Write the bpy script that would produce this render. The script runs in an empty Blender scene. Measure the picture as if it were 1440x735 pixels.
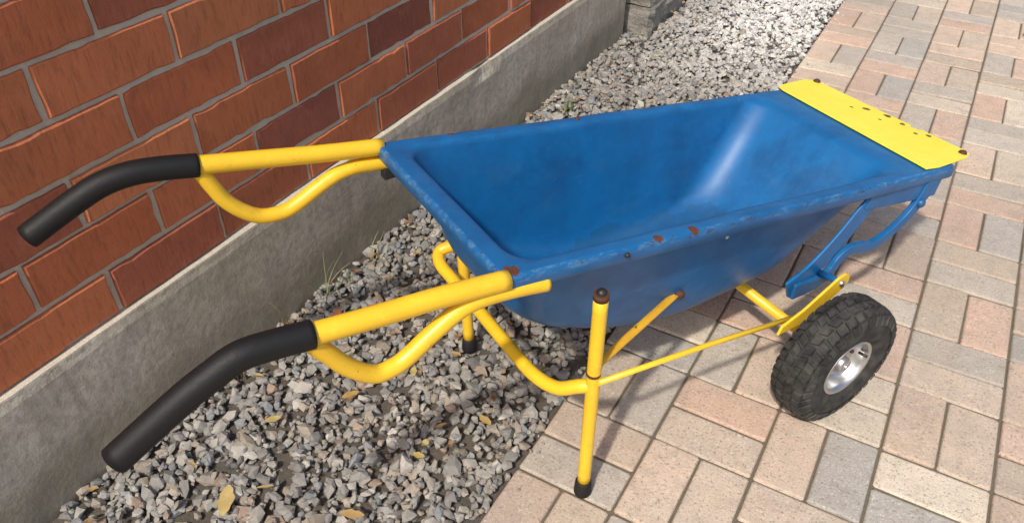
import bpy, math, random, bmesh
import numpy as np
from mathutils import Vector, noise as mn
random.seed(7); rng=np.random.default_rng(7)
sc=bpy.context.scene
sc.view_settings.view_transform='Standard'; sc.view_settings.look='None'; sc.view_settings.exposure=0
COL=sc.collection

# ---------------------------------------------------------------- helpers
def add_mesh(name,verts,faces,mat=None,parent=None,smooth=False,colors=None):
    me=bpy.data.meshes.new(name); me.from_pydata([tuple(v) for v in verts],[],faces); me.update()
    if mat: me.materials.append(mat)
    if smooth: me.polygons.foreach_set('use_smooth',[True]*len(me.polygons))
    if colors is not None:
        a=me.color_attributes.new('Col','FLOAT_COLOR','POINT')
        c=np.ones((len(verts),4),dtype=np.float32); c[:,:3]=np.array(colors)
        a.data.foreach_set('color',c.ravel())
    ob=bpy.data.objects.new(name,me); COL.objects.link(ob)
    if parent: ob.parent=parent
    return ob
def fixn(o):
    bm=bmesh.new(); bm.from_mesh(o.data); bmesh.ops.recalc_face_normals(bm,faces=bm.faces); bm.to_mesh(o.data); bm.free()
def empty(name,loc=(0,0,0),rot=0,parent=None):
    e=bpy.data.objects.new(name,None); e.location=loc; e.rotation_euler=(0,0,rot); COL.objects.link(e)
    e.empty_display_size=.1
    if parent: e.parent=parent
    return e
def catmull(pts,n=8):
    P=[Vector(p) for p in pts]; P=[P[0]*2-P[1]]+P+[P[-1]*2-P[-2]]; out=[]
    for i in range(1,len(P)-2):
        for k in range(n):
            t=k/n; a,b,c,d=P[i-1],P[i],P[i+1],P[i+2]
            out.append(.5*((2*b)+(c-a)*t+(2*a-5*b+4*c-d)*t*t+(3*b-a-3*c+d)*t**3))
    out.append(P[-2]); return out
def tube(name,pts,r,mat,parent,smooth=True,n=8,radii=None,res=8,squash=None):
    q=catmull(pts,n) if smooth and len(pts)>2 else [Vector(p) for p in pts]
    V=[];Fc=[];m=res*2
    up=None;N=len(q)
    for i,p in enumerate(q):
        t=(q[min(i+1,N-1)]-q[max(i-1,0)]).normalized()
        if up is None:
            up=Vector((0,0,1)) if abs(t.z)<.9 else Vector((0,1,0))
        up=(up-t*up.dot(t)).normalized(); s=t.cross(up)
        rr=r*(radii[i*len(radii)//N] if radii else 1)
        for k in range(m):
            a=2*math.pi*k/m
            V.append(p+up*math.sin(a)*rr*(squash or 1)+s*math.cos(a)*rr)
    for i in range(N-1):
        for k in range(m):
            Fc.append((i*m+k,i*m+(k+1)%m,(i+1)*m+(k+1)%m,(i+1)*m+k))
    Fc.append(tuple(range(m-1,-1,-1))); Fc.append(tuple((N-1)*m+k for k in range(m)))
    ob=add_mesh(name,V,Fc,mat,parent,smooth=True)
    ob.data.polygons[-1].use_smooth=False; ob.data.polygons[-2].use_smooth=False
    return ob
def bevel(ob,w,seg=2):
    m=ob.modifiers.new('b','BEVEL'); m.width=w; m.segments=seg; m.limit_method='ANGLE'; m.angle_limit=math.radians(40); return ob
def box(name,c,s,mat,parent=None,bw=0,rot=(0,0,0)):
    x,y,z=[d/2 for d in s]
    V=[(-x,-y,-z),(x,-y,-z),(x,y,-z),(-x,y,-z),(-x,-y,z),(x,-y,z),(x,y,z),(-x,y,z)]
    Fq=[(0,3,2,1),(4,5,6,7),(0,1,5,4),(1,2,6,5),(2,3,7,6),(3,0,4,7)]
    o=add_mesh(name,V,Fq,mat,parent); o.location=c; o.rotation_euler=rot
    if bw: bevel(o,bw)
    return o
def prism(name,poly,y,th,mat,parent,bw=.0015):
    n=len(poly); V=[(p[0],y-th/2,p[1]) for p in poly]+[(p[0],y+th/2,p[1]) for p in poly]
    Fq=[tuple(range(n)),tuple(range(2*n-1,n-1,-1))]+[(i,i+n,(i+1)%n+n,(i+1)%n) for i in range(n)]
    o=add_mesh(name,V,Fq,mat,parent); fixn(o)
    if bw: bevel(o,bw)
    return o
def bar(name,path,w,y,th,mat,parent,bw=.003):
    q=catmull([(p[0],0,p[1]) for p in path],6) if len(path)>2 else [Vector((p[0],0,p[1])) for p in path]
    L=[];Rr=[]
    for i,p in enumerate(q):
        t=(q[min(i+1,len(q)-1)]-q[max(i-1,0)]).normalized(); n=Vector((-t.z,0,t.x))
        ww=w if not callable(w) else w(i/(len(q)-1))
        L.append(p+n*ww/2); Rr.append(p-n*ww/2)
    V=[];Fq=[];N=len(q)
    for s in (-th/2,th/2):
        for i in range(N): V.append((L[i].x,y+s,L[i].z)); V.append((Rr[i].x,y+s,Rr[i].z))
    for i in range(N-1):
        a=2*i; b=2*N+2*i
        Fq+= [(a,a+1,a+3,a+2),(b,b+2,b+3,b+1),(a,a+2,b+2,b),(a+1,b+1,b+3,a+3)]
    Fq+=[(0,2*N,2*N+1,1),(2*N-2,2*N-1,4*N-1,4*N-2)]
    o=add_mesh(name,V,Fq,mat,parent); fixn(o); bevel(o,bw,3); return o

class M:
    def __init__(s,name):
        s.m=bpy.data.materials.new(name); s.m.use_nodes=True; s.t=s.m.node_tree; s.N=s.t.nodes; s.L=s.t.links
        s.b=s.N['Principled BSDF']; s.tc=s.N.new('ShaderNodeTexCoord')
    def setv(s,k,v): s.b.inputs[k].default_value=v
    def mapping(s,scale,src='Object'):
        n=s.N.new('ShaderNodeMapping'); n.inputs['Scale'].default_value=scale; s.L.new(s.tc.outputs[src],n.inputs[0]); return n.outputs[0]
    def noise(s,scale,detail=4,rough=.6,vec=None,dist=0):
        n=s.N.new('ShaderNodeTexNoise'); n.inputs['Scale'].default_value=scale; n.inputs['Detail'].default_value=detail
        n.inputs['Roughness'].default_value=rough; n.inputs['Distortion'].default_value=dist
        s.L.new(vec if vec else s.tc.outputs['Object'],n.inputs['Vector']); return n.outputs[0]
    def ramp(s,inp,stops):
        n=s.N.new('ShaderNodeValToRGB'); e=n.color_ramp.elements
        while len(e)<len(stops): e.new(.5)
        for i,(p,c) in enumerate(stops):
            e[i].position=p; e[i].color=(c,c,c,1) if not isinstance(c,tuple) else (*c,1)
        s.L.new(inp,n.inputs[0]); return n.outputs[0]
    def mix(s,fac,a,b,mode='MIX'):
        n=s.N.new('ShaderNodeMix'); n.data_type='RGBA'; n.blend_type=mode
        for i,v in ((0,fac),(6,a),(7,b)):
            if isinstance(v,(int,float)): n.inputs[i].default_value=v
            elif isinstance(v,tuple): n.inputs[i].default_value=(*v,1)
            else: s.L.new(v,n.inputs[i])
        return n.outputs[2]
    def math(s,op,a,b=0):
        n=s.N.new('ShaderNodeMath'); n.operation=op
        for i,v in ((0,a),(1,b)):
            if isinstance(v,(int,float)): n.inputs[i].default_value=v
            else: s.L.new(v,n.inputs[i])
        return n.outputs[0]
    def xyz(s):
        n=s.N.new('ShaderNodeSeparateXYZ'); s.L.new(s.tc.outputs['Object'],n.inputs[0]); return n.outputs
    def attr(s,name='Col'):
        n=s.N.new('ShaderNodeAttribute'); n.attribute_name=name; return n.outputs['Color']
    def link(s,o,k): s.L.new(o,s.b.inputs[k])
    def bump(s,h,strength=.3,dist=.01,prev=None):
        n=s.N.new('ShaderNodeBump'); n.inputs['Strength'].default_value=strength; n.inputs['Distance'].default_value=dist
        s.L.new(h,n.inputs['Height'])
        if prev: s.L.new(prev,n.inputs['Normal'])
        s.L.new(n.outputs[0],s.b.inputs['Normal']); return n.outputs[0]

# ---------------------------------------------------------------- materials
def paint(name,base,dark,rough,spots=(),chip=.68,rustc=(.16,.045,.02),coat=.3,wear=False,dirt=False):
    m=M(name)
    n1=m.noise(9,5,.6); c=m.mix(m.ramp(n1,[(.35,0.),(.7,1.)]),base,dark)
    n2=m.noise(60,4,.7)
    c=m.mix(m.math('MULTIPLY',m.ramp(n2,[(.55,0.),(.75,1.)]),.2),c,tuple(min(1,x*1.5+.03) for x in base))
    if dirt:
        dn=m.noise(22,6,.75); c=m.mix(m.ramp(dn,[(.58,0.),(.74,.4)]),c,(.45,.25,.03))
        dn2=m.noise(180,2,.6); c=m.mix(m.ramp(dn2,[(.70,0.),(.74,.6)]),c,(.12,.06,.02))
    if wear:
        X=m.xyz()
        yy=m.math('ABSOLUTE',m.math('SUBTRACT',X[1],m.math('MULTIPLY',X[0],.016)))
        e=m.math('MAXIMUM',m.math('GREATER_THAN',yy,.233),m.math('LESS_THAN',X[0],.008))
        top=m.math('GREATER_THAN',m.math('ADD',X[2],m.math('MULTIPLY',X[0],.165)),.588)
        et=m.math('MULTIPLY',e,top)
        wn=m.noise(75,7,.85,m.mapping((.35,1,1)))
        c=m.mix(m.math('MULTIPLY',m.math('MULTIPLY',et,m.ramp(wn,[(.50,0.),(.58,1.)])),.5),c,(.13,.24,.36))
        c=m.mix(m.math('MULTIPLY',et,m.ramp(m.noise(70,5,.8,m.mapping((.6,1,1))),[(.585,0.),(.605,.9)])),c,(.06,.035,.03))
        # dusty bloom, dark smears and fine scratches
        du=m.noise(6,7,.75,m.mapping((1,1,2.5))); c=m.mix(m.ramp(du,[(.52,0.),(.78,.22)]),c,(.07,.16,.27))
        sm=m.noise(4.5,6,.7,m.mapping((1.0,2.2,1.4))); c=m.mix(m.ramp(sm,[(.50,0.),(.66,.45)]),c,(.004,.045,.14))
        s1=m.noise(11,3,.6,m.mapping((.35,9,9))); c=m.mix(m.ramp(s1,[(.70,0.),(.73,.3)]),c,(.12,.24,.38))
        s2=m.noise(120,3,.7); c=m.mix(m.ramp(s2,[(.70,0.),(.73,.5)]),c,(.01,.03,.06))
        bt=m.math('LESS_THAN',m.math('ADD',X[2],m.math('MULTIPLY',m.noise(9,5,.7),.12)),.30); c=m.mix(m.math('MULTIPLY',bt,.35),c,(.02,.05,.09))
    nz=m.noise(34,6,.75); mask=m.ramp(nz,[(chip,0.),(chip+.02,1.)])
    for (x,y,z,r) in spots:
        d=m.N.new('ShaderNodeVectorMath'); d.operation='DISTANCE'; m.L.new(m.tc.outputs['Object'],d.inputs[0]); d.inputs[1].default_value=(x,y,z)
        e=m.math('ADD',m.math('DIVIDE',d.outputs['Value'],r),m.math('MULTIPLY',m.math('SUBTRACT',m.noise(90,4,.7),.5),2.2))
        mask=m.math('MAXIMUM',mask,m.math('LESS_THAN',e,1.0))
    rc=m.mix(m.noise(150,3,.7),rustc,tuple(x*.35 for x in rustc))
    c=m.mix(mask,c,rc); m.link(c,'Base Color')
    r=m.math('ADD',m.math('MULTIPLY',n1,.25),rough-.12); m.link(m.math('MAXIMUM',r,m.math('MULTIPLY',mask,.8)),'Roughness')
    m.setv('Coat Weight',coat); m.setv('Coat Roughness',.25)
    b=m.bump(m.noise(25,3,.5),.05,.004); m.bump(mask,.25,.0008,b)
    return m.m
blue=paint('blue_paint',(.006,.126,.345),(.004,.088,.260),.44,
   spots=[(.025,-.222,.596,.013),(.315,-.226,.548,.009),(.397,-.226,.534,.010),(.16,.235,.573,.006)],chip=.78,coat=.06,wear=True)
yel=paint('yellow_paint',(.88,.56,.03),(.80,.47,.02),.40,chip=.77,coat=.2,dirt=True)
yplm=paint('yellow_plate_paint',(.90,.76,.07),(.85,.69,.05),.5,spots=[(1.285,.08,.395,.009),(1.305,.03,.39,.009),(1.26,.02,.40,.005),(1.30,-.02,.39,.007),(1.28,-.07,.395,.006),(1.305,-.09,.39,.008),(1.25,.10,.40,.005)],chip=.74,rustc=(.2,.09,.03),coat=.05)
ybrace=paint('yellow_worn_paint',(.80,.46,.02),(.6,.3,.02),.5,spots=[(.455,-.16,.31,.018)],chip=.63)
def simple(name,col,rough,metal=0,nscale=40,var=.3,bmp=.1,bd=.002,spec=.5):
    m=M(name); n=m.noise(nscale,5,.65)
    m.link(m.mix(n,tuple(x*(1-var) for x in col),tuple(min(1,x*(1+var)) for x in col)),'Base Color')
    m.link(m.math('ADD',m.math('MULTIPLY',n,.25),rough-.12),'Roughness'); m.setv('Metallic',metal); m.setv('Specular IOR Level',spec); m.bump(n,bmp,bd); return m.m
foam=simple('black_foam_grip',(.009,.009,.010),.58,0,260,.4,.4,.001,.35)
rubber=simple('black_rubber',(.015,.014,.014),.65,spec=.3)
rust=simple('rusty_bolt',(.10,.04,.022),.75,.3,120,.5,.3)
blackm=simple('black_bolt',(.02,.02,.02),.45)
chrome=simple('wheel_rim_steel',(.56,.56,.56),.34,.95,50,.28,.08)
m=M('tyre_rubber'); n=m.noise(30,6,.7); c=m.mix(m.ramp(n,[(.4,0.),(.7,1.)]),(.022,.022,.022),(.080,.075,.068)); m.link(c,'Base Color'); m.setv('Roughness',.8); m.setv('Specular IOR Level',.3); m.bump(m.noise(180,4,.6),.3,.001); tyre=m.m
# pavers
m=M('concrete_pavers'); a=m.attr(); sp=m.noise(170,2,.7); sp2=m.noise(22,6,.75); big=m.noise(1.6,4,.6); mid=m.noise(7,4,.6); fine=m.noise(420,2,.6)
c=m.mix(m.ramp(mid,[(.42,0.),(.64,.4)]),a,m.mix(.7,a,(.44,.41,.37)))
c=m.mix(m.ramp(sp,[(.33,.75),(.42,0.)]),c,(.20,.16,.125))
c=m.mix(m.ramp(sp,[(.60,0.),(.70,.6)]),c,(.80,.75,.66))
c=m.mix(m.ramp(fine,[(.38,.30),(.53,0.)]),c,(.27,.22,.18))
c=m.mix(m.ramp(sp2,[(.34,.5),(.54,0.)]),c,m.mix(.6,c,(.20,.17,.14)))
c=m.mix(m.ramp(big,[(.36,.28),(.56,0.)]),c,(.26,.22,.18)); m.link(c,'Base Color'); m.setv('Roughness',.92); m.setv('Specular IOR Level',.2)
b=m.bump(sp,.6,.0022); b=m.bump(fine,.35,.0012,b); m.bump(m.noise(60,4,.6),.4,.003,b); paver=m.m
m=M('joint_sand'); n=m.noise(220,4,.8); m.link(m.mix(n,(.06,.048,.035),(.24,.20,.14)),'Base Color'); m.setv('Roughness',1); m.bump(n,.7,.004); sand=m.m
m=M('gravel_stone'); a=m.attr(); n=m.noise(110,5,.7); c=m.mix(m.ramp(n,[(.35,.35),(.55,0.)]),a,m.mix(.6,a,(.08,.07,.06))); c=m.mix(m.ramp(n,[(.6,0.),(.72,.35)]),c,(.48,.46,.42)); m.link(c,'Base Color'); m.setv('Roughness',.9); m.setv('Specular IOR Level',.2); m.bump(n,.5,.003); stone=m.m
m=M('soil'); n=m.noise(40,6,.7); m.link(m.mix(n,(.045,.038,.03),(.16,.135,.11)),'Base Color'); m.setv('Roughness',1); m.bump(n,.8,.01); soil=m.m
# brick
m=M('red_brick'); a=m.attr(); v=m.mapping((1,9,1.6)); st=m.noise(14,6,.7,v); n=m.noise(26,6,.7); f=m.noise(150,4,.8); lg=m.noise(3.2,5,.7)
c=m.mix(m.ramp(lg,[(.36,.45),(.56,0.)]),a,m.mix(.5,a,(.17,.055,.035)))
c=m.mix(m.ramp(st,[(.34,.55),(.50,0.)]),c,m.mix(.6,c,(.10,.035,.028)))
c=m.mix(m.ramp(n,[(.52,0.),(.74,.40)]),c,m.mix(.5,c,(.68,.29,.15)))
c=m.mix(m.ramp(f,[(.60,0.),(.72,.35)]),c,(.50,.30,.20)); c=m.mix(m.ramp(f,[(.28,.5),(.38,0.)]),c,(.07,.03,.02))
m.link(c,'Base Color'); m.setv('Roughness',.88); m.setv('Specular IOR Level',.25); b=m.bump(f,.4,.002); m.bump(st,.35,.003,b); brick=m.m
m=M('mortar'); n=m.noise(60,6,.75); m.link(m.mix(n,(.48,.41,.31),(.74,.67,.55)),'Base Color'); m.setv('Roughness',.95); m.bump(n,.6,.004); mortar=m.m
m=M('foundation_concrete'); n=m.noise(3.0,6,.65); n2=m.noise(45,5,.7); n3=m.noise(200,3,.7); vs=m.noise(3.5,6,.65,m.mapping((1,1,.5)))
c=m.mix(m.ramp(n,[(.35,0.),(.65,1.)]),(.42,.37,.29),(.60,.55,.46)); c=m.mix(m.ramp(n2,[(.40,.45),(.56,0.)]),c,(.28,.24,.185))
dr=m.noise(5,6,.7,m.mapping((1,5,.4))); c=m.mix(m.ramp(dr,[(.52,0.),(.70,.45)]),c,(.25,.215,.165))
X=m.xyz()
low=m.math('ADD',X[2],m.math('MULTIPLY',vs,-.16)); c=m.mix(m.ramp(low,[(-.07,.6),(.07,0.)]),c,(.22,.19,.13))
hi=m.math('ADD',X[2],m.math('MULTIPLY',m.noise(9,6,.75),.09)); c=m.mix(m.math('MULTIPLY',m.math('GREATER_THAN',hi,.337),.4),c,(.24,.20,.15))
c=m.mix(m.ramp(n3,[(.27,.8),(.33,0.)]),c,(.10,.09,.08)); c=m.mix(m.ramp(n3,[(.64,0.),(.72,.35)]),c,(.62,.60,.54))
c=m.mix(m.math('MULTIPLY',m.math('GREATER_THAN',m.math('ADD',X[2],m.math('MULTIPLY',n2,.008)),.2985),.6),c,(.66,.61,.50))  # mortar smear that also paints the sky-lit ledge line into the colour
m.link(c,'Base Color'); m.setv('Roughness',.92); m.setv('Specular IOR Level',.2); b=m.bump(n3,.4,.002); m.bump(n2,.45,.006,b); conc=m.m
m=M('split_stone'); n=m.noise(14,8,.75); m.link(m.mix(n,(.16,.145,.125),(.50,.47,.41)),'Base Color'); m.setv('Roughness',.95); m.bump(n,1,.03); split=m.m
m=M('dead_leaf'); a=m.attr(); n=m.noise(90,4,.7); m.link(m.mix(n,a,m.mix(.5,a,(.08,.04,.02))),'Base Color'); m.setv('Roughness',.7); leafm=m.m
m=M('weed'); m.link(m.attr(),'Base Color'); m.setv('Roughness',.6); weedm=m.m
m=M('lawn'); n=m.noise(1.2,6,.7); n2=m.noise(60,4,.8); c=m.mix(n,(.035,.06,.018),(.075,.10,.03)); c=m.mix(m.ramp(n2,[(.4,.5),(.6,0.)]),c,(.02,.03,.01)); m.link(c,'Base Color'); m.setv('Roughness',1); m.bump(n2,1,.03); lawn=m.m

# ---------------------------------------------------------------- ground
G=300
add_mesh('ground',[(-G,-G,-.085),(G,-G,-.085),(G,G,-.085),(-G,G,-.085)],[(0,1,2,3)],lawn)
GX=.735
pv=[];pf=[];pc=[]
pal=[((.60,.46,.355),3),((.55,.445,.35),3),((.48,.425,.365),2.2),((.41,.385,.35),1.6),((.62,.43,.33),2.2),((.63,.54,.43),2.2),((.52,.40,.32),1.5)]
pcs=[p[0] for p in pal]; pw=[p[1] for p in pal]
def paver_block(x0,x1,y0,y1):
    g=.0020; x0+=g+random.uniform(0,.0014);x1-=g+random.uniform(0,.0014);y0+=g+random.uniform(0,.0014);y1-=g+random.uniform(0,.0014)
    cx=(x0+x1)/2; cy=(y0+y1)/2; h=random.gauss(0,.0013); tx=random.gauss(0,.009); ty=random.gauss(0,.009)
    rot=random.gauss(0,.005); col=np.array(random.choices(pcs,pw)[0])*random.uniform(.86,1.1)
    b=len(pv)
    def ring(ins,z):
        out=[]
        X0,X1,Y0,Y1=x0+ins,x1-ins,y0+ins,y1-ins; k=.004
        for (x,y) in ((X0+k,Y0),(X1-k,Y0),(X1,Y0+k),(X1,Y1-k),(X1-k,Y1),(X0+k,Y1),(X0,Y1-k),(X0,Y0+k)):
            dx,dy=x-cx,y-cy; x2=cx+dx-dy*rot; y2=cy+dy+dx*rot
            out.append((x2,y2,z+(h+tx*dx+ty*dy if z>-.03 else 0)))
        return out
    for r in (ring(0,-.06),ring(0,-.0045),ring(.0018,-.0014),ring(.005,0)): pv.extend(r)
    for k in range(3):
        for i in range(8): pf.append((b+k*8+i,b+k*8+(i+1)%8,b+(k+1)*8+(i+1)%8,b+(k+1)*8+i))
    pf.append(tuple(b+24+i for i in range(8)))
    pc.extend([col]*32)
S_=.215
for i in range(15):
    for j in range(-8,36):
        X=GX+i*S_; Y=.03+j*S_
        if (i+j)%2==0:
            paver_block(X,X+S_,Y,Y+S_/2); paver_block(X,X+S_,Y+S_/2,Y+S_)
        else:
            paver_block(X,X+S_/2,Y,Y+S_); paver_block(X+S_/2,X+S_,Y,Y+S_)
drv=add_mesh('paver_driveway',pv,pf,paver,colors=pc)
X1=GX+15*S_; Y0=.03-8*S_; Y1=.03+36*S_
add_mesh('joint_sand_bed',[(GX+.004,Y0,-.006),(X1,Y0,-.006),(X1,Y1,-.006),(GX+.004,Y1,-.006)],[(0,1,2,3)],sand,parent=drv)
# gravel
def ico():
    t=(1+5**.5)/2
    v=np.array([(-1,t,0),(1,t,0),(-1,-t,0),(1,-t,0),(0,-1,t),(0,1,t),(0,-1,-t),(0,1,-t),(t,0,-1),(t,0,1),(-t,0,-1),(-t,0,1)],float); v/=np.linalg.norm(v[0])
    fcs=[(0,11,5),(0,5,1),(0,1,7),(0,7,10),(0,10,11),(1,5,9),(5,11,4),(11,10,2),(10,7,6),(7,1,8),(3,9,4),(3,4,2),(3,2,6),(3,6,8),(3,8,9),(4,9,5),(2,4,11),(6,2,10),(8,6,7),(9,8,1)]
    return v,np.array(fcs)
iv,ifc=ico()
regions=[(0.003,GX-.008,-1.0,3.15),(.10,GX-.008,3.15,3.65),(-1.2,GX-.008,3.65,6.2)]
cen=[]
for (a,b,c,d) in regions:
    n=int((b-a)*(d-c)/(.0143**2))
    p=np.column_stack([rng.uniform(a,b,n),rng.uniform(c,d,n),rng.uniform(-.018,.001,n)]); cen.append(p)
    n=int((b-a)*(d-c)/(.045**2)); p=np.column_stack([rng.uniform(a,b,n),rng.uniform(c,d,n),rng.uniform(-.004,.003,n)]); cen.append(p)
n=60; cen.append(np.column_stack([GX+np.abs(rng.normal(0,.03,n)),rng.uniform(0,5,n),np.full(n,.003)]))
cen=np.vstack(cen); n=len(cen)
size=np.clip(rng.lognormal(math.log(.0089),.34,n),.004,.020); size[-60:]*=.45
V=np.repeat(iv[None],n,0)*(1+rng.uniform(-.30,.30,(n,12,1)))+rng.uniform(-.18,.18,(n,12,3))
V*=np.column_stack([rng.uniform(.85,1.45,n),rng.uniform(.7,1.05,n),rng.uniform(.45,.85,n)])[:,None,:]
def rotm(a,b,c):
    ca,sa,cb,sb,cc,s2=np.cos(a),np.sin(a),np.cos(b),np.sin(b),np.cos(c),np.sin(c)
    Z=np.zeros_like(a);O=Z+1
    Rz=np.stack([np.stack([ca,-sa,Z],1),np.stack([sa,ca,Z],1),np.stack([Z,Z,O],1)],1)
    Ry=np.stack([np.stack([cb,Z,sb],1),np.stack([Z,O,Z],1),np.stack([-sb,Z,cb],1)],1)
    Rx=np.stack([np.stack([O,Z,Z],1),np.stack([Z,cc,-s2],1),np.stack([Z,s2,cc],1)],1)
    return Rz@Ry@Rx
Rm=rotm(rng.uniform(0,6.28,n),rng.normal(0,.45,n),rng.normal(0,.45,n))
V=np.einsum('nij,nkj->nki',Rm,V)*size[:,None,None]+cen[:,None,:]
gpal=np.array([(.26,.25,.235),(.31,.292,.265),(.22,.212,.20),(.36,.34,.305),(.30,.26,.215),(.33,.285,.23),(.24,.248,.255),(.44,.42,.38),(.30,.225,.18),(.17,.162,.155)])
gi=rng.choice(len(gpal),n,p=[.2,.18,.14,.12,.11,.07,.08,.04,.03,.03]); gc=gpal[gi]*rng.uniform(.85,1.2,(n,1))
wf=np.clip((cen[:,1]-2.6)/.8,0,1)*np.clip((cen[:,0]-.05)/.35,0,1)*(rng.random(n)<.85)
wf=np.maximum(wf,np.clip((cen[:,1]-3.5)/.4,0,1)*.8)
gc=gc*(1-wf[:,None])+np.array([.68,.67,.64])*rng.uniform(.75,1.12,(n,1))*wf[:,None]
me=bpy.data.meshes.new('gravel'); nv=n*12; nf=n*20
me.vertices.add(nv); me.vertices.foreach_set('co',V.reshape(-1).astype(np.float32))
fi=(ifc[None]+(np.arange(n)*12)[:,None,None]).reshape(-1)
me.loops.add(nf*3); me.loops.foreach_set('vertex_index',fi.astype(np.int32))
me.polygons.add(nf); me.polygons.foreach_set('loop_start',np.arange(0,nf*3,3,dtype=np.int32))
try: me.polygons.foreach_set('loop_total',np.full(nf,3,dtype=np.int32))
except Exception: pass
me.update(calc_edges=True); me.validate()
at=me.color_attributes.new('Col','FLOAT_COLOR','POINT'); cc=np.ones((nv,4),np.float32); cc[:,:3]=np.repeat(gc,12,0); at.data.foreach_set('color',cc.ravel())
me.materials.append(stone); me.shade_flat()
grav=bpy.data.objects.new('gravel',me); COL.objects.link(grav)
add_mesh('soil_bed',[(-1.6,-1.3,-.018),(GX+.003,-1.3,-.018),(GX+.003,6.7,-.018),(-1.6,6.7,-.018)],[(0,1,2,3)],soil,parent=grav)

# ---------------------------------------------------------------- house
house=empty('brick_house')
WY0=-2.2; WY1=3.06; FZ=.30; CO=.104; BL=.278; JT=.0115
fv=[];ff=[]; ny=260; nz=16
def fpt(y,s):
    z=-.1+(FZ+.1)*s/nz
    x=0.0
    if s==nz: x=-.004
    x+=.0035*mn.noise(Vector((y*2,z*3,0)))+.0012*mn.noise(Vector((y*14,z*14,3)))
    if s==nz: z-=.001+.003*abs(mn.noise(Vector((y*9,0,7))))
    if s>=nz-1:
        d=abs(y-1.97); k=max(0,1-d/.09); x-=.016*k*(.6+.6*abs(mn.noise(Vector((y*40,z*40,1))))); z-=.008*k
    return (x,y,z)
for i in range(ny+1):
    y=WY0+(WY1+.02-WY0)*i/ny
    for s in range(nz+1): fv.append(fpt(y,s))
    fv.append((-.12,y,FZ-.002))
w=nz+2
for i in range(ny):
    for s in range(w-1): ff.append((i*w+s,(i+1)*w+s,(i+1)*w+s+1,i*w+s+1))
b=len(fv); yE=WY1+.02
fv+=[(-4,yE,-.1),(-4,yE,FZ-.002)]
ff.append(tuple([ny*w+k for k in range(w-1)]+[ny*w+w-1,b+1,b])[::-1])
b=len(fv); fv+=[(-4,WY0,-.1),(-4,WY0,FZ-.002)]
ff.append(tuple([k for k in range(w)]+[b+1,b]))
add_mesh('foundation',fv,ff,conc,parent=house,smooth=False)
NR=22; TOPZ=FZ+NR*CO
box('mortar_core',((-.025-4)/2,(WY0+WY1)/2,(FZ-.004+TOPZ)/2),(4-.025,WY1-WY0,TOPZ-FZ+.004),mortar,house)
bv=[];bf=[];bc=[]
bp=[((.52,.165,.072),4),((.48,.145,.065),3),((.44,.14,.072),2.4),((.37,.115,.065),1.6),((.55,.19,.085),2),((.31,.10,.065),.7)]
def brick_block(p0,u,nrm,L,Hh):
    base=len(bv); col=np.array(random.choices([q[0] for q in bp],[q[1] for q in bp])[0])*random.uniform(.9,1.1)
    off=random.gauss(0,.0013); nx=max(4,int(L/.022)); 
    rings=[(0,-.010),(0,-.0025),(.0028,0)]
    loops=[]
    for ri,(ins,d) in enumerate(rings):
        pts=[]
        a0,a1,c0,c1=ins,L-ins,ins,Hh-ins
        for k in range(nx): pts.append((a0+(a1-a0)*k/nx,c0))
        for k in range(4): pts.append((a1,c0+(c1-c0)*k/4))
        for k in range(nx): pts.append((a1-(a1-a0)*k/nx,c1))
        for k in range(4): pts.append((a0,c1-(c1-c0)*k/4))
        lp=[]
        for (a,c) in pts:
            if ri>0:
                q=p0+u*a+Vector((0,0,c)); w1=mn.noise(q*38)*.0028; w2=mn.noise(q*38+Vector((9,9,9)))*.0028
                if mn.noise(q*22+Vector((3,1,5)))>.38: w1+=.002*(1 if a<L/2 else -1); w2+=.003*(1 if c<Hh/2 else -1)
                a+=w1; c+=w2
            bv.append(p0+u*a+Vector((0,0,c))+nrm*(d+off)); lp.append(len(bv)-1)
        loops.append(lp)
    m_=len(loops[0])
    for r in range(2):
        for k in range(m_): bf.append((loops[r][k],loops[r][(k+1)%m_],loops[r+1][(k+1)%m_],loops[r+1][k]))
    bf.append(tuple(loops[2])); bc.extend([col]*(len(bv)-base))
for r in range(NR):
    z=FZ+.003+r*CO
    y=WY0+(-.5*BL if r%2 else 0)+.05+random.uniform(-.006,.006)
    while y<WY1-.01:
        a=max(y,WY0); b_=min(y+BL-JT+random.uniform(-.0015,.0015),WY1+.006)
        if b_-a>.03: brick_block(Vector((-.018,a,z+random.uniform(-.0015,.0015))),Vector((0,1,0)),Vector((1,0,0)),b_-a,CO-JT)
        y+=BL
    first=True
    xx=-.024
    while xx>-3.9:
        L=(BL/2 if (first and r%2==0) else BL)-JT; first=False
        brick_block(Vector((xx,WY1+.012,z)),Vector((-1,0,0)),Vector((0,1,0)),L,CO-JT); xx-=L+JT
add_mesh('brick_walls',bv,bf,brick,parent=house,colors=bc)
box('coping',(-2.03,(WY0+WY1)/2,TOPZ+.05),(4.04,WY1-WY0+.06,.1),conc,house,.008)
pil=empty('stone_pillar')
def rough_block(name,c,s,amp):
    bm=bmesh.new(); bmesh.ops.create_cube(bm,size=1); bmesh.ops.subdivide_edges(bm,edges=bm.edges,cuts=9,use_grid_fill=True)
    me=bpy.data.meshes.new(name)
    for v in bm.verts:
        v.co=Vector((v.co.x*s[0],v.co.y*s[1],v.co.z*s[2]))
        q=v.co+Vector(c); v.co+=v.co.normalized()*mn.noise(q*14)*amp+Vector((mn.noise(q*35),mn.noise(q*35+Vector((5,5,5))),0))*amp*.5
    bm.to_mesh(me); bm.free(); me.materials.append(split); o=bpy.data.objects.new(name,me); o.location=c; COL.objects.link(o); o.parent=pil
for k in range(7):
    rough_block('block_%d'%(k+1),(-.13,3.37,.04+.155*k),(.44+random.uniform(-.02,.02),.46,.15),.016)

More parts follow.
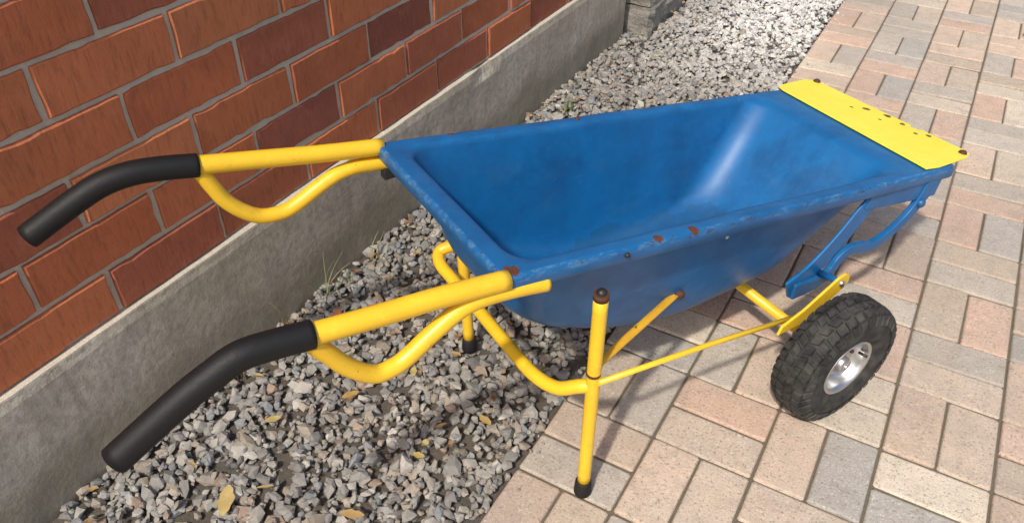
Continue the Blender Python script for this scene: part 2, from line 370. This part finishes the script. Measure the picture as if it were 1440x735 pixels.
# ---------------------------------------------------------------- wheelbarrow
wb=empty('wheelbarrow',(.5637,.890,0),math.atan2(.8795,.476))
sh=lambda x:.016*x
def rrect(x0,x1,hw,r,nc=8,ns=12,nl=28):
    pts=[]
    def arc(cx,cy,a0):
        for k in range(nc): 
            a=a0+math.pi/2*k/nc; pts.append((cx+r*math.cos(a),cy+r*math.sin(a)))
    def seg(p,q,n):
        for k in range(n): t=k/n; pts.append((p[0]+(q[0]-p[0])*t,p[1]+(q[1]-p[1])*t))
    arc(x1-r,hw-r,0); seg((x1-r,hw),(x0+r,hw),nl)
    arc(x0+r,hw-r,math.pi/2); seg((x0,hw-r),(x0,-hw+r),ns)
    arc(x0+r,-hw+r,math.pi); seg((x0+r,-hw),(x1-r,-hw),nl)
    arc(x1-r,-hw+r,1.5*math.pi); seg((x1,-hw+r),(x1,hw-r),ns)
    return pts
rimz=lambda x:.600-.165*x
def zf(x):
    if x<.56: return .445-.23*math.sin(math.pi/2*min(1,max(0,x-.0)/.56))
    return .215
IR=rrect(.045,1.035,.206,.055); BR=rrect(.085,.80,.150,.085)
rings=[]
def put(pts,zfun,dz=0): rings.append([(x,y+sh(x),zfun(x)+dz) for x,y in pts])
OR=lambda g,r:rrect(-.0+g,1.235-g,.240-g,r)
put(OR(.010,.012),rimz,-.030); put(OR(.003,.018),rimz,-.031); put(OR(0,.02),rimz,-.027); put(OR(0,.02),rimz,-.010)
put(OR(.0015,.019),rimz,-.004); put(OR(.006,.016),rimz,0)
put(OR(.011,.014),rimz,0.0)
def lerpR(A,B,t): return [(a[0]+(b[0]-a[0])*t,a[1]+(b[1]-a[1])*t) for a,b in zip(A,B)]
O2=OR(.013,.014)
put(lerpR(O2,IR,.5),rimz,-.0005); put(lerpR(O2,IR,.86),rimz,-.0015)
put(IR,rimz,-.005)
for a,b in ((.04,.035),(.10,.10),(.22,.22),(.38,.40),(.55,.58),(.70,.73),(.82,.84),(.93,.91),(1.08,.955),(1.28,.983),(1.55,1.0)):
    R2=lerpR(IR,BR,a); rings.append([(x,y+sh(x),(rimz(x)-.005)*(1-b)+zf(x)*b) for x,y in R2])
last=lerpR(IR,BR,1.55); cx=sum(p[0] for p in last)/len(last)
for s in (.85,.65,.45,.25,.08):
    rings.append([(cx+(x-cx)*s,y*s+sh(x),zf(cx+(x-cx)*s)) for x,y in last])
V=[p for r in rings for p in r]; m_=len(rings[0]); Fq=[]
for i in range(len(rings)-1):
    for k in range(m_): Fq.append((i*m_+k,i*m_+(k+1)%m_,(i+1)*m_+(k+1)%m_,(i+1)*m_+k))
Fq.append(tuple((len(rings)-1)*m_+k for k in range(m_)))
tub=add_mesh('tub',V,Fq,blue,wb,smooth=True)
for v in tub.data.vertices:
    v.co+=Vector((0,mn.noise(v.co*7)*.0015,mn.noise(v.co*9+Vector((4,4,4)))*.0015))
so=tub.modifiers.new('s','SOLIDIFY'); so.thickness=.004; so.offset=-1
def on_rim(x,y,dz=0): return (x,y,rimz(x)+dz)
pp=[(1.115,-.212),(1.16,-.216),(1.29,-.205),(1.318,-.192),(1.326,-.172),(1.322,-.06),(1.312,-.055),(1.310,-.035),(1.321,-.03),(1.315,.258),(1.300,.279),(1.280,.286),(1.18,.272),(1.15,.262),(1.143,.24),(1.118,-.18)]
pp2=[]
for i,p in enumerate(pp):
    q=pp[(i+1)%len(pp)]; L=math.dist(p,q); n_=max(1,int(L/.02))
    for k in range(n_):
        t=k/n_; pp2.append((p[0]+(q[0]-p[0])*t,p[1]+(q[1]-p[1])*t))
V=[on_rim(x,y,.006) for x,y in pp2]+[on_rim(x,y,.0025) for x,y in pp2]; n_=len(pp2)
plate=add_mesh('front_plate',V,[tuple(range(n_)),tuple(range(2*n_-1,n_-1,-1))]+[(i,i+n_,(i+1)%n_+n_,(i+1)%n_) for i in range(n_)],yplm,wb); bevel(plate,.001,2)
def bolt(name,p,r,h,mat,axis='z'):
    rot={'z':(0,0,0),'y':(math.pi/2,0,0),'x':(0,math.pi/2,0)}[axis]
    V=[];Fq=[];pr=[(r,-h),(r,0),(r*.85,h*.5),(r*.45,h*.8),(0.001,h*.9)]; n_=16
    for (a,z) in pr:
        for k in range(n_): t=2*math.pi*k/n_; V.append((a*math.cos(t),a*math.sin(t),z))
    for i in range(len(pr)-1):
        for k in range(n_): Fq.append((i*n_+k,i*n_+(k+1)%n_,(i+1)*n_+(k+1)%n_,(i+1)*n_+k))
    o=add_mesh(name,V,Fq,mat,wb,smooth=True); o.location=p; o.rotation_euler=rot; return o
bolt('plate_bolt_1',on_rim(1.305,.262,.007),.010,.008,rust); bolt('plate_bolt_2',on_rim(1.300,-.186,.007),.010,.007,rust)
# handles
hr=[(.012,-.23,.588),(-.10,-.23,.604),(-.20,-.23,.614),(-.30,-.23,.626)]
hl=[(.012,.232,.590),(-.11,.232,.612),(-.22,.231,.635),(-.327,.23,.657)]
tube('handle_right',hr,.0165,yel,wb); tube('handle_left',hl,.0165,yel,wb)
tube('grip_right',[(-.29,-.23,.625),(-.34,-.23,.632),(-.385,-.23,.634),(-.425,-.23,.619),(-.47,-.23,.597),(-.562,-.23,.543)],.0205,foam,wb)
tube('grip_left',[(-.318,.23,.655),(-.37,.23,.666),(-.42,.23,.672),(-.465,.23,.667),(-.51,.23,.650),(-.592,.23,.611)],.0205,foam,wb)
tube('handle_loop_right',[(.083,-.232,.553),(.04,-.231,.562),(-.005,-.23,.569),(-.04,-.23,.571),(-.07,-.23,.566),(-.115,-.23,.543),(-.160,-.23,.515),(-.185,-.23,.506),(-.215,-.23,.508),(-.25,-.23,.541),(-.279,-.23,.587),(-.296,-.23,.615)],.0142,yel,wb)
tube('handle_loop_left',[(.03,.232,.552),(-.01,.231,.560),(-.05,.23,.565),(-.085,.23,.561),(-.12,.23,.547),(-.165,.23,.525),(-.195,.23,.516),(-.235,.23,.521),(-.265,.23,.543),(-.29,.23,.575),(-.305,.23,.61),(-.318,.23,.645)],.0142,yel,wb)
box('latch_black',(.02,.222,.538),(.035,.02,.022),blackm,wb,.003)
# legs
tube('leg_right',[(.163,-.271,.028),(.168,-.266,.27),(.173,-.261,.505)],.0130,yel,wb)
tube('leg_left',[(.164,.204,.028),(.167,.22,.27),(.172,.232,.505)],.0130,yel,wb)
for nme,x,y in (('foot_right',.162,-.2715),('foot_left',.164,.203)):
    tube(nme,[(x,y,0),(x,y,.004),(x,y,.034),(x,y,.037)],.0175,rubber,wb,smooth=False,radii=[1,1.05,.93,.8])
tube('leg_cap_right',[(.173,-.261,.500),(.173,-.261,.512)],.0136,rust,wb,smooth=False); bolt('leg_cap_bolt',(.173,-.261,.514),.009,.008,blackm)
tube('leg_cap_left',[(.172,.232,.500),(.172,.232,.512)],.0136,rust,wb,smooth=False)
tube('cross_tube',[(.168,-.262,.298),(.150,-.245,.290),(.126,-.215,.272),(.112,-.16,.265),(.110,-.08,.265),(.112,.05,.265),(.113,.17,.265),(.113,.225,.268),(.125,.252,.278),(.150,.245,.29),(.168,.225,.298)],.0135,yel,wb)
tube('leg_clamp',[(.167,-.266,.331),(.167,-.266,.334)],.0138,rust,wb,smooth=False)
# rods and braces
AZ=.149
for s,nm in ((-1,'right'),(1,'left')):
    ly=-.266 if s<0 else .222
    tube('rod_'+nm,[(.17,ly+s*.012,.318),(.45,s*.272,.266),(.74,s*.272,.212)],.0055,yel,wb,smooth=False,res=6)
    e=0 if s<0 else .024
    tube('brace_'+nm,[(.170,ly,.335),(.19,ly-s*.012,.338),(.44,s*.166+e,.318),(.458,s*.160+e,.312)],.0085,ybrace,wb,smooth=False,squash=.55)
    bolt('brace_bolt_'+nm,(.452,s*.172+e,.318),.010,.007,rust,'y')
# axle + wheels
tube('axle',[(.745,-.315,AZ),(.745,.325,AZ)],.012,yel,wb,smooth=False)
for s,nm in ((-1,'right'),(1,'left')):
    yy=s*.287
    poly=[(.632,.212),(.640,.232),(.70,.252),(.79,.300),(.808,.303),(.823,.293),(.824,.275),(.81,.262),(.778,.244),(.768,.20),(.765,.15),(.755,.13),(.735,.13),(.722,.15),(.712,.205),(.69,.212)]
    prism('axle_plate_'+nm,poly,yy,.006,yel,wb)
    bolt('axle_plate_bolt_'+nm,(.800,yy-.004,.281),.008,.006,chrome,'y')
    by=-.214 if s<0 else .232
    bar('front_bracket_arm_'+nm,[(1.165,.395),(1.138,.345),(1.108,.305),(1.055,.272),(1.00,.258),(.955,.268),(.915,.276),(.885,.262),(.865,.235),(.82,.222),(.75,.225)],lambda t:.026+.022*math.exp(-((t-.0)/.14)**2)+.014*math.exp(-((t-1)/.15)**2),by,.014,blue,wb)
    bar('front_bracket_inner_'+nm,[(.985,.425),(.925,.370),(.87,.312),(.80,.258),(.735,.232)],.050,by-s*.004,.008,blue,wb)
    bar('front_bracket_top_'+nm,[(.93,.412),(1.05,.385),(1.19,.360)],.064,by,.006,blue,wb)
    tube('bracket_spacer_'+nm,[(.808,s*.284,.275),(.83,by,.245)],.008,blue,wb,smooth=False,res=6)
    bolt('bracket_pin_'+nm,(1.128,by-.010 if s<0 else by+.01,.330),.011,.008,blue,'y')
def wheel(name,yc,s):
    e=empty(name,(.745,yc,AZ),0,wb); e.scale=(1.055,1.06,1.055)
    prof=[(-.030,.062),(-.037,.068),(-.043,.085),(-.0445,.102),(-.041,.118),(-.033,.129),(-.018,.1345),(0,.136),(.018,.1345),(.033,.129),(.041,.118),(.0445,.102),(.0440,.094),(.0425,.092),(.0428,.086),(.041,.078),(.037,.068),(.030,.062)]
    n_=72; V=[];Fq=[]
    for (a,r) in prof:
        for k in range(n_): t=2*math.pi*k/n_; V.append((r*math.cos(t),a,r*math.sin(t)))
    for i in range(len(prof)-1):
        for k in range(n_): Fq.append((i*n_+k,(i+1)*n_+k,(i+1)*n_+(k+1)%n_,i*n_+(k+1)%n_))
    add_mesh('tyre',V,Fq,tyre,e,smooth=True)
    V=[];Fq=[]
    def lug(t,y,ty,tt,h,tiltr,base):
        b=len(V)
        for (dr,k) in ((-.003,1),(h,.86)):
            for (aa,bb) in ((-1,-1),(1,-1),(1,1),(-1,1)):
                a2=t+(aa*tt*k+bb*tiltr)/.138; y2=y+bb*ty*k; rr=base+dr - (max(0,abs(y2)-.018)**2)*18
                V.append((rr*math.cos(a2),y2,rr*math.sin(a2)))
        Fq.extend([(b+4,b+5,b+6,b+7),(b,b+1,b+5,b+4),(b+1,b+2,b+6,b+5),(b+2,b+3,b+7,b+6),(b+3,b,b+4,b+7),(b,b+3,b+2,b+1)])
    NL=36
    for k in range(NL):
        t=2*math.pi*k/NL
        lug(t,-.010,.0085,.0092,.0038,.003,.136); lug(t+math.pi/NL,.010,.0085,.0092,.0038,-.003,.136)
        lug(t+.03,-.029,.0080,.0094,.0045,-.002,.1352); lug(t+math.pi/NL+.03,.029,.0080,.0094,.0045,.002,.1352)
        for sg in (-1,1):
            tt=t+(0 if sg<0 else math.pi/NL); b=len(V)
            for (yy_,rr) in ((sg*.040,.129),(sg*.0465,.110)):
                for (aa,up) in ((-1,0),(1,0),(1,1),(-1,1)):
                    a2=tt+aa*.0085/.13*(1-.25*up); y2=yy_+sg*(.0018*up-.002); V.append(((rr+.002*up)*math.cos(a2),y2,(rr+.002*up)*math.sin(a2)))
            Fq.extend([(b,b+1,b+2,b+3),(b+4,b+7,b+6,b+5),(b+3,b+2,b+6,b+7),(b+0,b+3,b+7,b+4),(b+1,b+5,b+6,b+2)])
    add_mesh('tread',V,Fq,tyre,e)
    rp=[(.028,.064),(.036,.066),(.038,.063),(.036,.059),(.026,.056),(.010,.053),(.004,.048),(.008,.041),(.014,.036),(.014,.030),(.006,.026),(.008,.019),(.026,.017),(.030,.015),(.030,.008),(.028,.0075),(.010,.007),(.010,.0005)]
    V=[];Fq=[]
    for sg in (1,-1):
        o=len(V)
        for (a,r) in rp:
            for k in range(n_): t=2*math.pi*k/n_; V.append((r*math.cos(t),a*sg,r*math.sin(t)))
        for i in range(len(rp)-1):
            for k in range(n_): Fq.append((o+i*n_+k,o+(i+1)*n_+k,o+(i+1)*n_+(k+1)%n_,o+i*n_+(k+1)%n_))
    add_mesh('wheel_rim',V,Fq,chrome,e,smooth=True)
    for k in range(4):
        t=math.pi/4+k*math.pi/2; o=bolt('rim_bolt_%d'%k,(.033*math.cos(t),s*.016,.033*math.sin(t)),.0045,.005,rust,'y'); o.parent=e
        o.rotation_euler=(math.pi/2 if s<0 else -math.pi/2,0,0)
    tube('valve_stem',[(.045,s*.02,.02),(.047,s*.038,.022)],.003,blackm,e,smooth=False,res=5)
    e.rotation_euler=(0,.3,0)
wheel('wheel_right',-.358,-1); wheel('wheel_left',.374,1)
bolt('tub_bolt_1',(.20,.193,.465),.007,.005,rust,'y')
bolt('rim_clip_1',on_rim(.47,.232,.0),.006,.005,rust); bolt('rim_clip_2',on_rim(.24,-.240,-.012),.005,.003,blackm,'y')
bolt('tub_bolt_3',(.535,-.186,.44),.005,.005,chrome,'y')

# ---------------------------------------------------------------- leaves and weeds
lv=[];lf=[];lc=[]
def leaf(x,y,L,W,ang,col,z=.016,curl=.3):
    b=len(lv); n_=7
    for i in range(n_+1):
        t=i/n_; w=W*math.sin(math.pi*min(1,t*.93+.04))**.8
        for sgn in (-1,0,1):
            u=(t-.5)*L; v=sgn*w/2*(1+.15*math.sin(t*17+sgn)); zz=z+curl*(abs(v)*.6+ (u*u)*6/1.0*L)+.15*curl*W*math.sin(t*8)
            lv.append((x+u*math.cos(ang)-v*math.sin(ang),y+u*math.sin(ang)+v*math.cos(ang),zz)); lc.append(col)
    for i in range(n_):
        for k in range(2): lf.append((b+i*3+k,b+i*3+k+1,b+(i+1)*3+k+1,b+(i+1)*3+k))
LEAF=[(.285,.52,.07,.032,2.2,(.60,.46,.18)),(.30,1.20,.06,.03,.3,(.35,.17,.06)),(.32,.86,.04,.02,1,(.45,.30,.10)),(.52,.62,.05,.02,.4,(.48,.32,.12)),(1.53,3.95,.07,.05,.5,(.52,.36,.14)),(.12,1.05,.05,.025,2,(.28,.09,.04)),(.18,1.12,.05,.02,1,(.30,.12,.05)),(.44,1.36,.06,.03,2.6,(.45,.28,.13)),(.62,.95,.035,.018,2.9,(.50,.36,.12)),(.22,.72,.035,.018,.9,(.52,.42,.14)),(.40,.99,.03,.016,2.1,(.55,.44,.15)),(.55,.80,.028,.015,.2,(.50,.40,.12))]
for q in LEAF: leaf(*q)
for k in range(70):
    c=random.choice([(.30,.18,.08),(.42,.30,.12),(.24,.13,.06),(.50,.40,.16)])
    leaf(random.choice([random.uniform(.02,.12),random.uniform(.02,.7)]),random.uniform(.3,3.6),random.uniform(.015,.035),random.uniform(.007,.016),random.uniform(0,6),c,curl=.8)
add_mesh('fallen_leaves',lv,lf,leafm,smooth=True,colors=lc)
def weeds(name,specs):
    V=[];Fq=[];C=[]
    for (x,y,nb,h,cols,spread) in specs:
        for k in range(nb):
            a=random.uniform(0,6.28); r=random.uniform(.2,1)*spread; hh=h*random.uniform(.6,1.1); w=random.uniform(.0012,.0028)
            sx=x+random.gauss(0,.01); sy=y+random.gauss(0,.01); col=random.choice(cols); b=len(V); n_=6
            for i in range(n_+1):
                t=i/n_; px=max(.012,sx+math.cos(a)*r*t*t); py=sy+math.sin(a)*r*t*t; pz=hh*(t-.35*t*t*r/spread)
                ww=w*(1-t*.85); V+= [(px-ww*math.sin(a),py+ww*math.cos(a),pz),(px+ww*math.sin(a),py-ww*math.cos(a),pz)]; C+=[col,col]
            for i in range(n_): Fq.append((b+2*i,b+2*i+1,b+2*i+3,b+2*i+2))
    return add_mesh(name,V,Fq,weedm,colors=C,smooth=True)
dry=[(.38,.30,.15),(.30,.24,.12),(.20,.22,.08)]; grn=[(.08,.16,.03),(.12,.20,.04)]
weeds('dry_grass',[(.05,.93,5,.14,dry,.08),(.05,1.10,9,.13,dry+grn,.12),(.05,1.30,5,.08,dry,.08),(.04,.78,2,.17,dry,.03)])
weeds('green_weeds',[(.12,2.35,9,.09,grn,.04),(.05,1.17,4,.05,grn,.05),(.06,2.8,4,.05,grn,.03)])

# ---------------------------------------------------------------- light, camera
EL=math.radians(50); sx,sy=-0.06,.998
w=bpy.data.worlds.new('World'); sc.world=w; w.use_nodes=True; nt=w.node_tree
sky=nt.nodes.new('ShaderNodeTexSky'); sky.sky_type='NISHITA'; sky.sun_disc=False; sky.sun_elevation=EL; sky.sun_rotation=math.radians(177)
sky.dust_density=4.0
nt.links.new(sky.outputs[0],nt.nodes['Background'].inputs[0]); nt.nodes['Background'].inputs[1].default_value=.15
sl=bpy.data.lights.new('sun','SUN'); sl.energy=3.5; sl.angle=math.radians(2.5); sl.color=(1,.94,.84)
so=bpy.data.objects.new('sun',sl); COL.objects.link(so)
d=Vector((sx*math.cos(EL),sy*math.cos(EL),-math.sin(EL))); so.rotation_euler=d.to_track_quat('-Z','Y').to_euler()
cd=bpy.data.cameras.new('camera'); cd.sensor_width=36; cd.lens=27.72; cd.clip_start=.02; cd.clip_end=1000
co=bpy.data.objects.new('camera',cd); COL.objects.link(co); co.location=(1.2407,0,1.35)
co.rotation_euler=(math.radians(90-38.3),0,math.radians(30.2)); sc.camera=co
